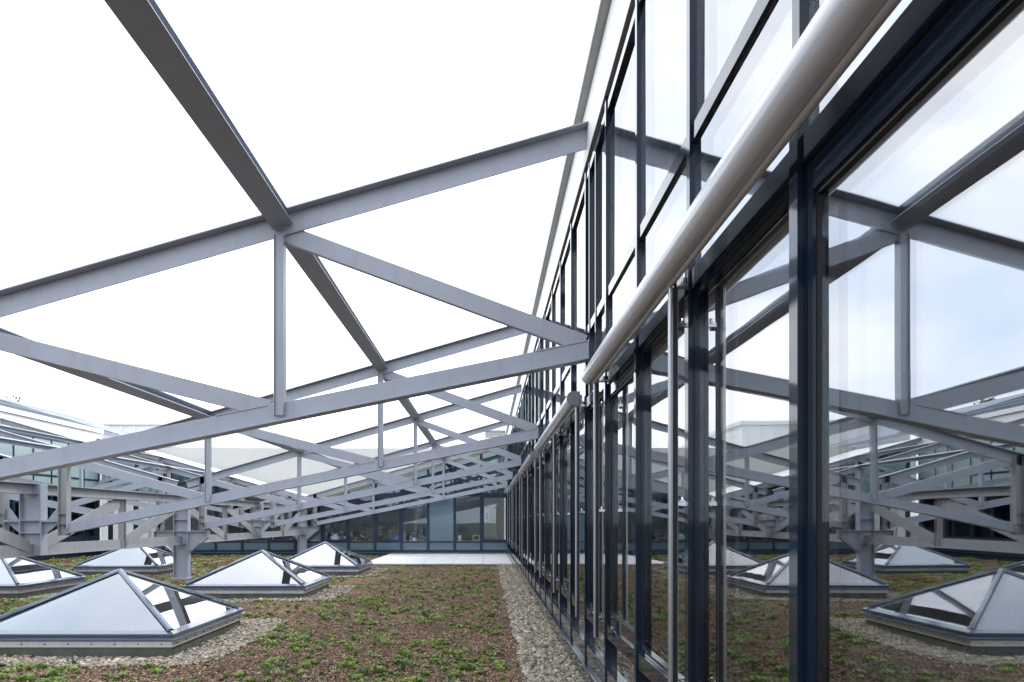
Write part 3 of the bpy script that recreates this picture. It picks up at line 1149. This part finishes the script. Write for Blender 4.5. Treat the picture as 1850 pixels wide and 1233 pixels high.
for (xx, yy) in ((2.05, 1.5), (3.25, 1.9), (-2, 1.8), (4.9, 2.2)):
    mb = MB()
    z = fz(abs(xx)) - .38
    mb.box(xx, xx + .55, yy, yy + .9, z, z + .06)
    mb.build('ceiling_lamp', M['lightpanel'], fw)
mb = MB().box(2.9, 6.4, 2.2, 2.35, 2.75, 2.93)
mb.build('yellow_beam', M['yellowbeam'], fw)

# things on the sill of the far wing
SZ = .63
def sill(px, dy=.28): return ((px - 879) / 1325 * (YW + dy), YW + dy)


mb_s = MB().box(XA, XB, .09, .5, .58, .628)
mb_s.build('inner_sill', M['whiteplast'], fw)


def leafy(parent, h, w_, n, mat, z0, seed, size=.07, upright=False, name='foliage'):
    rg = np.random.default_rng(seed)
    vs, ts, tt = [], [], []
    for i in range(n):
        a_ = rg.uniform(0, 2 * math.pi)
        rr = w_ * math.sqrt(rg.uniform(0, 1))
        z = z0 + h * (rg.uniform(.15, 1))
        c = np.array([rr * math.cos(a_), rr * math.sin(a_), z])
        out_ = np.array([math.cos(a_), math.sin(a_), rg.uniform(-.3, 1.0 if upright else .5)])
        out_ /= np.linalg.norm(out_)
        sd_ = np.cross(out_, [0, 0, 1.0])
        sd_ /= np.linalg.norm(sd_) + 1e-6
        s1 = size * rg.uniform(.6, 1.3)
        b_ = len(vs)
        vs += [c - out_ * s1, c + sd_ * s1 * .45 + [0, 0, .01], c + out_ * s1, c - sd_ * s1 * .45 + [0, 0, .01]]
        ts += [(b_, b_ + 1, b_ + 2), (b_, b_ + 2, b_ + 3)]
        tt += [rg.uniform(.0, .55)] * 4
    mbs = MB()
    o = tri_mesh(name, vs, ts, mat, tt)
    o.parent = parent
    return o


def pot_plant(px, label, potm, ph, pr, h, w_, n, seed, flowers=None, size=.06, upright=False):
    x, y = sill(px)
    r = empty('potted_plant', (x, y, SZ), label, 'plant', 'plants on the far office sill')
    mb = MB()
    mb.cyl((0, 0, 0), (0, 0, ph), pr * .75, pr, n=14)
    mb.cyl((0, 0, ph + .0002), (0, 0, ph + .02), pr * 1.08, pr * 1.08, n=14)
    mb.build('pot', potm, r, smooth=True)
    mb = MB()
    for k in range(4):
        a_ = k * 1.6 + seed
        mb.cyl((0, 0, ph), (w_ * .5 * math.cos(a_), w_ * .5 * math.sin(a_), ph + h * .7), .008, .004, n=5)
    mb.build('stem', M['bark'], r)
    leafy(r, h, w_, n, M['leaf'], ph + .03, seed, size, upright)
    if flowers:
        col, cnt, fh, fr = flowers
        mb = MB()
        for k in range(cnt):
            a_ = k * 2.4
            c = Vector((w_ * .6 * math.cos(a_), -w_ * .5, fh + .05 * math.sin(k * 3)))
            for j in range(5):
                t = j * 2 * math.pi / 5
                dd = Vector((math.cos(t), -.2, math.sin(t)))
                mb.add([c, c + dd * fr + Vector((fr * .3, 0, 0)), c + dd * fr * 1.1, c + dd * fr - Vector((fr * .3, 0, 0))], [(0, 1, 2), (0, 2, 3)])
            mb.cyl(c + Vector((0, .01, 0)), (0, 0, ph), .004, n=4)
        mb.build('blossom', M[col], r)
    return r


pot_plant(598, 'bushy green plant behind the white tray at the left of the far windows', M['darkpot'], .12, .09, .42, .26, 90, 1)
pot_plant(619.5, 'upright green plant beside the first far post, right of the white tray', M['darkpot'], .14, .08, .34, .13, 60, 2, upright=True)
pot_plant(642, 'small round plant in a terracotta pot on the far sill', M['terracotta'], .13, .10, .24, .13, 60, 3)
pot_plant(660.5, 'spreading plant in a low dark pot right of the terracotta one', M['darkpot'], .12, .13, .30, .19, 80, 4)
pot_plant(684, 'orchid with white flowers in a dark trough on the far sill', M['darkpot'], .2, .2, .26, .24, 80, 5, ('whiteplast', 3, .58, .045))
pot_plant(701, 'small spiky plant between the orchid and the blue pot', M['darkpot'], .08, .06, .26, .10, 35, 6, upright=True)
pot_plant(714.5, 'broad leaved plant with a yellow fruit in a bright blue pot', M['bluepot'], .20, .11, .36, .24, 70, 7, ('yellow', 1, .36, .05), size=.09)
pot_plant(748, 'slender plant in a white pot in the fourth far window', M['whiteplast'], .1, .07, .30, .13, 40, 8)
pot_plant(490, 'dark green plant in the window left of the far column', M['whiteplast'], .14, .1, .35, .2, 70, 9)

x, y = sill(605.5, .2)
r = empty('storage_tray', (x, y, SZ), 'white box with a folded lid on the far window sill', 'box')
mb = MB()
mb.box(-.14, .14, -.08, .08, 0, .012)
mb.box(-.14, .14, -.08, -.068, .0122, .19)
mb.box(-.14, .14, .068, .08, .0122, .19)
mb.box(-.14, -.128, -.0678, .0678, .0122, .19)
mb.box(.128, .14, -.0678, .0678, .0122, .19)
mb.build('box_body', M['whiteplast'], r, .004)
mb = MB().prism([(-.11, .2), (.12, .2), (.05, .31), (-.02, .28)], 'y', -.03, .05)
mb.build('folded_lid', M['whiteplast'], r, .004)

x, y = sill(836, 1.0)
r = empty('office_chair', (x, y, .5), 'black rounded office chair back in the far right office window', 'chair')
mb = MB()
n = 18
outer, inner = [], []
for i in range(n + 1):
    t = math.pi * i / n
    outer.append((.26 * math.cos(t), .45 + .30 * math.sin(t)))
    inner.append((.23 * math.cos(t), .45 + .27 * math.sin(t)))
mb.prism(outer + inner[::-1], 'y', -.02, .02)
mb.build('back_frame', M['blackmesh'], r, .005)
mb = MB().prism([(p[0] * .99, p[1]) for p in inner], 'y', -.006, .006)
mb.build('backrest', M['blackmesh'], r)
mb = MB().box(-.25, .25, 0, .48, .34, .42)
mb.build('seat', M['blackmesh'], r, .02)
mb = MB()
mb.cyl((0, .24, .06), (0, .24, .34), .025)
for k in range(5):
    t = k * 2 * math.pi / 5
    mb.cyl((0, .24, .07), (.28 * math.cos(t), .24 + .28 * math.sin(t), .03), .018, .012, n=6)
mb.build('swivel_base', M['darkpot'], r)

x, y = sill(830, .22)
r = empty('document_holder', (x, y, SZ), 'white leaning document folder in front of the black chair', 'folder')
mb = MB()
mb.prism([(-.085, 0), (.06, 0), (.085, .235), (-.03, .235)], 'y', -.02, .0)
mb.build('sheet', M['whiteplast'], r, .003)
mb = MB().box(-.08, .06, .0002, .07, 0, .012)
mb.build('foot', M['darkpot'], r)

x, y = sill(860.5, .24)
r = empty('small_screen', (x, y, SZ), 'small white framed monitor on the far sill beside the door window', 'monitor')
mb = MB()
mb.box(-.145, .145, -.015, .02, .02, .22)
mb.build('housing', M['whiteplast'], r, .004)
mb = MB().box(-.12, .12, -.017, -.0152, .045, .20)
mb.build('display', M['gasket'], r)
mb = MB().box(-.05, .05, -.04, .06, 0, .0198)
mb.build('foot', M['darkpot'], r)

x, y = (879.5 - 879) / 1325 * 32.6, 32.6
r = empty('wall_poster', (.02, 32.6, 1.45), 'narrow white poster with a dark plant silhouette in the door window', 'poster')
mb = MB().box(-.11, .11, 0, .012, 0, .55)
mb.build('paper', M['whiteplast'], r)
mb = MB()
mb.cyl((0, -.002, .05), (0, -.002, .32), .012, n=5)
for (a_, b_, c_) in ((.0, .33, .05), (-.03, .2, .045), (.03, .16, .045), (-.02, .1, .04)):
    mb.add([(a_ - c_, -.003, b_), (a_, -.003, b_ - c_ * .6), (a_ + c_, -.003, b_), (a_, -.003, b_ + c_)], [(0, 1, 2, 3)])
mb.build('print', M['gasket'], r)

# ------------------------------------------------------------------ background
def clad_building(name, label, x0, x1, y0, y1, z1, step, mat, slope=0.0):
    r = empty(name, ((x0 + x1) / 2, y0, 0), label, 'building')
    cx = (x0 + x1) / 2
    mb = MB()
    mb.box(x0 - cx, x1 - cx, 0, y1 - y0, -5, z1)
    mb.build('wall', mat, r)
    mb = MB()
    mb.box(x0 - cx - .15, x1 - cx + .15, -.15, y1 - y0 + .15, z1 + .001, z1 + .25)
    mb.build('roof_edge', M['hall2'], r, .02)
    x = x0 - cx + step
    mb = MB()
    mb.box(-.05, .05, -.08, -.001, -1, z1 - .02)
    me = mb.mesh('cladding_rib', mat)
    while x < x1 - cx - .1:
        inst('cladding_rib', me, r, (x, 0, 0))
        x += step
    return r


hall = clad_building('white_hall', 'large white ribbed hall rising behind the far wing at left', -23.5, -13.5, 44, 62, 7.2, .8, M['hall'])
hall2 = clad_building('pale_hall', 'lower pale clad hall behind the valley of the far wing', -13.3, -5.5, 47, 62, 5.6, 1.1, M['hall2'])
hall3 = clad_building('plant_building', 'pale flat block behind the far right corner carrying the louvred unit', -3.2, 2.5, 44, 56, 5.9, 1.4, M['hall2'])
# railing on the far wing roof
rl = empty('roof_railing', (-15.5, 41.0, 4.5), 'thin metal railing and walkway frames on the roof in front of the white hall', 'railing')
mb = MB()
for i in range(9):
    mb.cyl((i * .55, 0, 0), (i * .55, 0, 1.05), .02, n=6)
mb.cyl((0, 0, 1.05), (4.4, 0, .95), .02, n=6)
mb.cyl((0, 0, .55), (4.4, 0, .5), .015, n=6)
mb.build('rail_frame', M['gutter'], rl)
for i in range(4):
    mb = MB()
    mb.cyl((i * 1.1, .02, .3), (i * 1.1 + .5, .02, .9), .02, n=5)
    mb.build('brace', M['gutter'], rl)
lv = empty('louvre_unit', (.55, 42.5, 6.15), 'small white rooftop louvre unit above the far right corner', 'ventilation unit')
mb = MB()
mb.box(-.72, .72, 0, 1.0, 0, .12)
mb.box(-.72, -.62, 0, 1.0, .1202, .55)
mb.box(.62, .72, 0, 1.0, .1202, .55)
mb.box(-.8, .8, -.08, 1.08, .5502, .62)
mb.build('casing', M['hall'], lv)
for i in range(5):
    mb = MB()
    mb.obox((-.62, .1, .16 + i * .08), (.62, .1, .16 + i * .08), (0, .8, .6), (0, -.6, .8), -.06, .06, -.006, .006)
    mb.build('louvre_blade', M['gutter'], lv)
ms = empty('antenna_mast', (-9.75, 60.5, 5.8), 'thin antenna mast with small crossbars on the skyline behind the trusses', 'antenna')
mb = MB()
mb.cyl((0, 0, 0), (0, 0, 3.9), .035, .02, n=6)
mb.build('pole', M['gutter'], ms)
for z, l_ in ((3.7, .35), (3.4, .2), (1.0, .25), (2.9, .3)):
    mb = MB()
    mb.cyl((-l_, 0, z), (l_, 0, z), .018, n=5)
    mb.build('crossbar', M['gutter'], ms)


def tree(x, y, h, w_, seed, label):
    rg = np.random.default_rng(seed)
    r = empty('tree', (x, y, -5), label, 'tree', 'trees behind the left wing')
    H = h + 5
    mb = MB()
    mb.cyl((0, 0, 0), (.2, 0, H * .55), .3, .16, n=8)
    ends = []
    for k in range(9):
        a_ = k * 2.4
        z0 = H * (.35 + .03 * k)
        e = Vector((w_ * .6 * math.cos(a_), w_ * .6 * math.sin(a_), z0 + H * .28))
        mb.cyl((.15, 0, z0), e, .09, .03, n=5)
        ends.append(e)
    mb.build('trunk', M['bark'], r)
    cl = []
    for k in range(85):
        a_, q_ = rg.uniform(0, 6.28), rg.uniform(0, 1)
        zz = H * .42 + H * .53 * rg.uniform(0, 1) ** .6
        t = (zz - H * .42) / (H * .56)
        ww = w_ * math.sin(math.pi * min(.97, .15 + .66 * t)) * math.sqrt(q_)
        cl.append((ww * math.cos(a_), ww * math.sin(a_), zz))
    cl = np.array(cl)
    n = 16000
    ci = rg.integers(0, len(cl), n)
    c = cl[ci] + rg.normal(0, .27, (n, 3))
    d1 = rg.normal(0, 1, (n, 3)); d1 /= np.linalg.norm(d1, axis=1)[:, None]
    d2 = np.cross(d1, rg.normal(0, 1, (n, 3))); d2 /= np.linalg.norm(d2, axis=1)[:, None]
    s = rg.uniform(.08, .16, (n, 1))
    v = np.stack([c - d1 * s, c + d2 * s * .6, c + d1 * s, c - d2 * s * .6], 1).reshape(-1, 3)
    i4 = np.arange(n)[:, None] * 4
    ts = np.concatenate([i4 + [0, 1, 2], i4 + [0, 2, 3]])
    o = tri_mesh('crown', v, ts, M['treeleaf'])
    o.parent = r


tree(-31.3, 48, 9.0, 2.3, 21, 'green tree top peeking over the left wing roof')
tree(-33.9, 48.5, 10.5, 3.3, 22, 'broad green tree behind the left wing, seen mirrored at the right edge')
tree(-37.8, 47, 10.9, 3.3, 23, 'green tree furthest left behind the left wing')

# ------------------------------------------------------------------ gravel, grit, planting
ICO_V, ICO_F = [], []
ph_ = (1 + 5 ** .5) / 2
for a_ in (-1, 1):
    for b_ in (-ph_, ph_):
        ICO_V += [(0, a_, b_), (a_, b_, 0), (b_, 0, a_)]
ICO_V = np.array(ICO_V) / math.sqrt(1 + ph_ ** 2)
import itertools
_e = 1.0514622
for t3 in itertools.combinations(range(12), 3):
    if all(abs(np.linalg.norm(ICO_V[p] - ICO_V[q]) - _e) < .01 for p, q in itertools.combinations(t3, 2)):
        p, q, s = t3
        nn = np.cross(ICO_V[q] - ICO_V[p], ICO_V[s] - ICO_V[p])
        ICO_F.append(t3 if np.dot(nn, ICO_V[p]) > 0 else (p, s, q))
ICO_F = np.array(ICO_F)
OCT_V = np.array([(1, 0, 0), (-1, 0, 0), (0, 1, 0), (0, -1, 0), (0, 0, 1), (0, 0, -1)], float)
OCT_F = np.array([(0, 2, 4), (2, 1, 4), (1, 3, 4), (3, 0, 4), (2, 0, 5), (1, 2, 5), (3, 1, 5), (0, 3, 5)])


def scatter(name, pts, size, bv, bf, mat, rg, flat=.6, jit=.22):
    n = len(pts)
    k = len(bv)
    v = bv[None] * (1 + rg.normal(0, jit, (n, k, 1)))
    s = size * rg.lognormal(0, .36, n)
    dims = np.stack([np.ones(n), rg.uniform(.6, .95, n), rg.uniform(flat * .6, flat * 1.2, n)], 1)
    v = v * dims[:, None, :]
    a_ = rg.uniform(0, 2 * np.pi, n)
    tx = rg.normal(0, .35, n)
    ca, sa, ct, st = np.cos(a_), np.sin(a_), np.cos(tx), np.sin(tx)
    y_, z_ = v[..., 1] * ct[:, None] - v[..., 2] * st[:, None], v[..., 1] * st[:, None] + v[..., 2] * ct[:, None]
    x_ = v[..., 0]
    X_ = x_ * ca[:, None] - y_ * sa[:, None]
    Y_ = x_ * sa[:, None] + y_ * ca[:, None]
    v = np.stack([X_, Y_, z_], -1) * s[:, None, None] + pts[:, None, :]
    f = (bf[None] + (np.arange(n) * k)[:, None, None]).reshape(-1, 3)
    return tri_mesh(name, v.reshape(-1, 3), f, mat)


def depth_pts(n, x0, x1, ya, yb, rg, power=1.6):
    """points on the deck, denser near the viewer"""
    u = rg.uniform(0, 1, n)
    e = 1 - power
    y = (ya ** e + u * (yb ** e - ya ** e)) ** (1 / e)
    x = rg.uniform(x0, x1, n)
    return x, y


def in_sky(x, y, m):
    r_ = np.zeros(len(x), bool)
    for (sx, sy) in SKY:
        r_ |= (np.abs(x - sx) < HS + m) & (np.abs(y - sy) < HS + m)
    return r_


# gravel strip by the facade
x, y = depth_pts(30000, .345, .87, 5.6, 23.6, RNG, 1.3)
edge = .35 + .035 * np.sin(y * 3.1) + .02 * np.sin(y * 9.7) + RNG.normal(0, .012, len(y))
k = x > edge
x, y = x[k], y[k]
z = .038 + RNG.uniform(0, .03, len(x))
# lee pieces stay low where the strip meets the base
o = scatter('gravel_strip', np.stack([x, y, z], 1), .0165, ICO_V, ICO_F, M['gravel'], RNG, .6, .3)
tag(o, 'strip of grey and beige river gravel along the foot of the right facade', 'gravel', kind='stuff')
# rings of gravel round the skylights
allp = []
for i, (sx, sy) in enumerate(SKY):
    n = [13500, 6500, 3000, 1500, 4500, 2500][i]
    rx, ry = RNG.uniform(-1.75, 1.75, n * 2), RNG.uniform(-1.85, 1.75, n * 2)
    dd = np.maximum(np.abs(rx), np.abs(ry) * .97)
    lim = 1.66 + .05 * np.sin(rx * 5 + i) + .05 * np.sin(ry * 4.3) + RNG.normal(0, .03, n * 2)
    corner = np.hypot(np.maximum(np.abs(rx) - 1.2, 0), np.maximum(np.abs(ry) - 1.2, 0)) < .5
    kk = (dd > HS - .015) & (dd < lim) & corner
    rx, ry = rx[kk][:n], ry[kk][:n]
    allp.append(np.stack([rx + sx, ry + sy, soil_h(rx + sx, ry + sy) + .006 + RNG.uniform(0, .02, len(rx))], 1))
o = scatter('gravel_rings', np.concatenate(allp), .0170, ICO_V, ICO_F, M['gravel'], RNG, .55)
tag(o, 'beige gravel rings spread around the pyramid skylight curbs', 'gravel', kind='stuff')
# lava grit
x, y = depth_pts(125000, -9.0, .37, 6.2, 24, RNG, 2.1)
k = ~in_sky(x, y, .42 + .08 * RNG.uniform(-1, 1, len(x)))
x, y = x[k], y[k]
o = scatter('lava_grit', np.stack([x, y, soil_h(x, y) + .004], 1), .0105, OCT_V, OCT_F, M['grit'], RNG, .7, .25)
tag(o, 'reddish brown crushed lava grit covering the planting bed', 'grit', kind='stuff')


# sedum cushions: rosettes of small leaves
def cushions(name, cx, cy, rad, tint, nl, rg, mat, label, cat, hgt=.55, leaf=.016):
    n = len(cx)
    ci = np.repeat(np.arange(n), nl)
    m_ = len(ci)
    a_ = rg.uniform(0, 2 * np.pi, m_)
    rr = rad[ci] * np.sqrt(rg.uniform(0, 1, m_))
    # ragged clumps made of two or three lobes
    la = rg.uniform(0, 2 * np.pi, (n, 3))
    lobe = rg.integers(0, 3, m_)
    lx = np.cos(la[ci, lobe]) * rad[ci] * .55
    ly = np.sin(la[ci, lobe]) * rad[ci] * .55
    x_ = cx[ci] + lx + rr * .62 * np.cos(a_)
    y_ = cy[ci] + ly + rr * .62 * np.sin(a_)
    q = 1 - (rr / rad[ci]) ** 2
    z_ = soil_h(x_, y_) + .006 + rad[ci] * hgt * q * rg.uniform(.35, 1, m_)
    c = np.stack([x_, y_, z_], 1)
    up = rg.uniform(.1, 1.1, m_)
    d = np.stack([np.cos(a_), np.sin(a_), up], 1)
    d /= np.linalg.norm(d, axis=1)[:, None]
    sd_ = np.stack([-np.sin(a_), np.cos(a_), rg.normal(0, .3, m_)], 1)
    s = (leaf * rg.uniform(.6, 1.4, m_) * (rad[ci] / .06) ** .4)[:, None]
    v = np.stack([c - d * s * .8, c + sd_ * s * .6 + d * s * .2, c + d * s * 1.1, c - sd_ * s * .6 + d * s * .2], 1).reshape(-1, 3)
    i4 = np.arange(m_)[:, None] * 4
    ts = np.concatenate([i4 + [0, 1, 2], i4 + [0, 2, 3]])
    o = tri_mesh(name, v, ts, mat, np.repeat(tint[ci], 4))
    return tag(o, label, cat, kind='stuff')


def bed_pts(n, x0, x1, ya, yb, power, m=.45):
    x, y = depth_pts(n, x0, x1, ya, yb, RNG, power)
    pat = .5 + .5 * np.sin(x * 1.9 + np.sin(y * 1.3)) * np.sin(y * 1.6 + 1.2 * np.sin(x * 1.1))
    k = ~in_sky(x, y, m) & (RNG.uniform(0, 1, n) < .12 + 1.0 * pat * (.6 + .4 * np.sin(x * 4.1 + y * 2.7)))
    k &= ~((x > -4.1) & (y > 23.4))
    return x[k], y[k]


x, y = bed_pts(5600, -10.2, .22, 6.2, 23.4, 1.15)
rad = .028 + .062 * RNG.uniform(0, 1, len(x)) ** 1.6
cushions('sedum_cover', x, y, rad, RNG.uniform(0.12, .76, len(x)), 46, RNG, M['leaf'],
         'green sedum cushions dotted over the reddish planting bed', 'sedum', hgt=.8, leaf=.019)
x, y = bed_pts(2200, -9.5, .3, 6.2, 23.4, 1.2)
cushions('seedlings', x, y, .012 + .02 * RNG.uniform(0, 1, len(x)), RNG.uniform(0.1, .8, len(x)), 10, RNG, M['leaf'],
         'tiny green seedlings between the sedum cushions', 'seedlings', leaf=.011)
x, y = bed_pts(4600, -15.8, -4.2, 15, 30.3, 1.05)
cushions('distant_sedum', x, y, .05 + .09 * RNG.uniform(0, 1, len(x)), RNG.uniform(.3, 1.1, len(x)), 30, RNG, M['leaf'],
         'dense low green and rust sedum carpet beyond the girder and in front of the far wall', 'sedum', leaf=.028)
x, y = bed_pts(520, -6.8, .25, 6.2, 23, 1.3)
cushions('dried_sedum', x, y, .02 + .03 * RNG.uniform(0, 1, len(x)), RNG.uniform(0, 1, len(x)), 16, RNG, M['dry'],
         'pale dried sedum flower heads among the green cushions', 'dried plants', leaf=.009, hgt=.9)


def tufts(name, cx, cy, h, tint, nb, rg, mat, label, spread=.5, wid=.0022):
    n = len(cx)
    ci = np.repeat(np.arange(n), nb)
    m_ = len(ci)
    a_ = rg.uniform(0, 2 * np.pi, m_)
    r0 = rg.uniform(0, .022, m_)
    x0, y0 = cx[ci] + r0 * np.cos(a_), cy[ci] + r0 * np.sin(a_)
    z0 = soil_h(x0, y0) - .004
    hh = h[ci] * rg.uniform(.5, 1.1, m_)
    ln = rg.uniform(.1, spread, m_)
    b0 = np.stack([x0, y0, z0], 1)
    dirx = np.stack([np.cos(a_), np.sin(a_), np.zeros(m_)], 1)
    b1 = b0 + dirx * (hh * ln * .4)[:, None] + np.array([0, 0, 1.0]) * (hh * .6)[:, None]
    b2 = b0 + dirx * (hh * ln)[:, None] + np.array([0, 0, 1.0]) * (hh * (1 - ln * .35))[:, None]
    sd_ = np.stack([-np.sin(a_), np.cos(a_), np.zeros(m_)], 1) * wid
    v = np.stack([b0 - sd_, b0 + sd_, b1 + sd_ * .8, b1 - sd_ * .8, b2], 1).reshape(-1, 3)
    i5 = np.arange(m_)[:, None] * 5
    ts = np.concatenate([i5 + [0, 1, 2], i5 + [0, 2, 3], i5 + [3, 2, 4]])
    o = tri_mesh(name, v, ts, mat, np.repeat(tint[ci], 5))
    return tag(o, label, 'grass', kind='stuff')


x, y = bed_pts(210, -6.4, .2, 6.3, 20, 1.5)
tufts('grass_tufts', x, y, RNG.uniform(.05, .13, len(x)), RNG.uniform(0, .85, len(x)), 55, RNG, M['blade'],
      'small green and blue grey grass tufts scattered in the bed')
x = np.array([-4.1, -4.25, -5.2, -3.15, -4.9, -2.2, -1.2, -.5, -6.3, -2.6, -7.9, -8.4, -7.2, -3.6])
y = np.array([6.7, 6.75, 12.9, 7.6, 12.8, 6.9, 7.2, 6.6, 13.0, 24.0, 17.5, 18.6, 19.0, 26.2])
tufts('flowering_stalks', x, y, RNG.uniform(.2, .36, len(x)), RNG.uniform(.8, .95, len(x)), 5, RNG, M['blade'],
      'thin dry grass stalks standing around the skylights', spread=.6, wid=.0016)


def flowers(name, n, mat, label, size, hz, x0=-6.5, x1=.2):
    x, y = bed_pts(n, x0, x1, 6.3, 20, 1.5)
    m_ = len(x)
    vs, ts = [], []
    for i in range(m_):
        z = float(soil_h(x[i], y[i])) + hz * random.uniform(.6, 1.3)
        for j in range(7):
            a_ = j * .9
            c = Vector((x[i] + .008 * math.cos(a_ * 3), y[i] + .008 * math.sin(a_ * 3), z + .004 * math.sin(j)))
            dd = Vector((math.cos(a_), math.sin(a_), .5)) * size
            sd_ = Vector((-math.sin(a_), math.cos(a_), .1)) * size * .5
            b_ = len(vs)
            vs += [c, c + dd * .6 + sd_, c + dd, c + dd * .6 - sd_]
            ts += [(b_, b_ + 1, b_ + 2), (b_, b_ + 2, b_ + 3)]
        b_ = len(vs)
        vs += [Vector((x[i] - .0012, y[i], z - hz)), Vector((x[i] + .0012, y[i], z - hz)), Vector((x[i], y[i], z))]
        ts += [(b_, b_ + 1, b_ + 2)]
    o = tri_mesh(name, vs, ts, mat)
    tag(o, label, 'flowers', kind='stuff')


flowers('pink_flowers', 26, M['pink'], 'few small magenta pink flowers in the planting bed', .014, .06, -7, -2)
flowers('yellow_flowers', 30, M['yellow'], 'few small yellow stonecrop flowers in the planting bed', .012, .04, -2, .2)
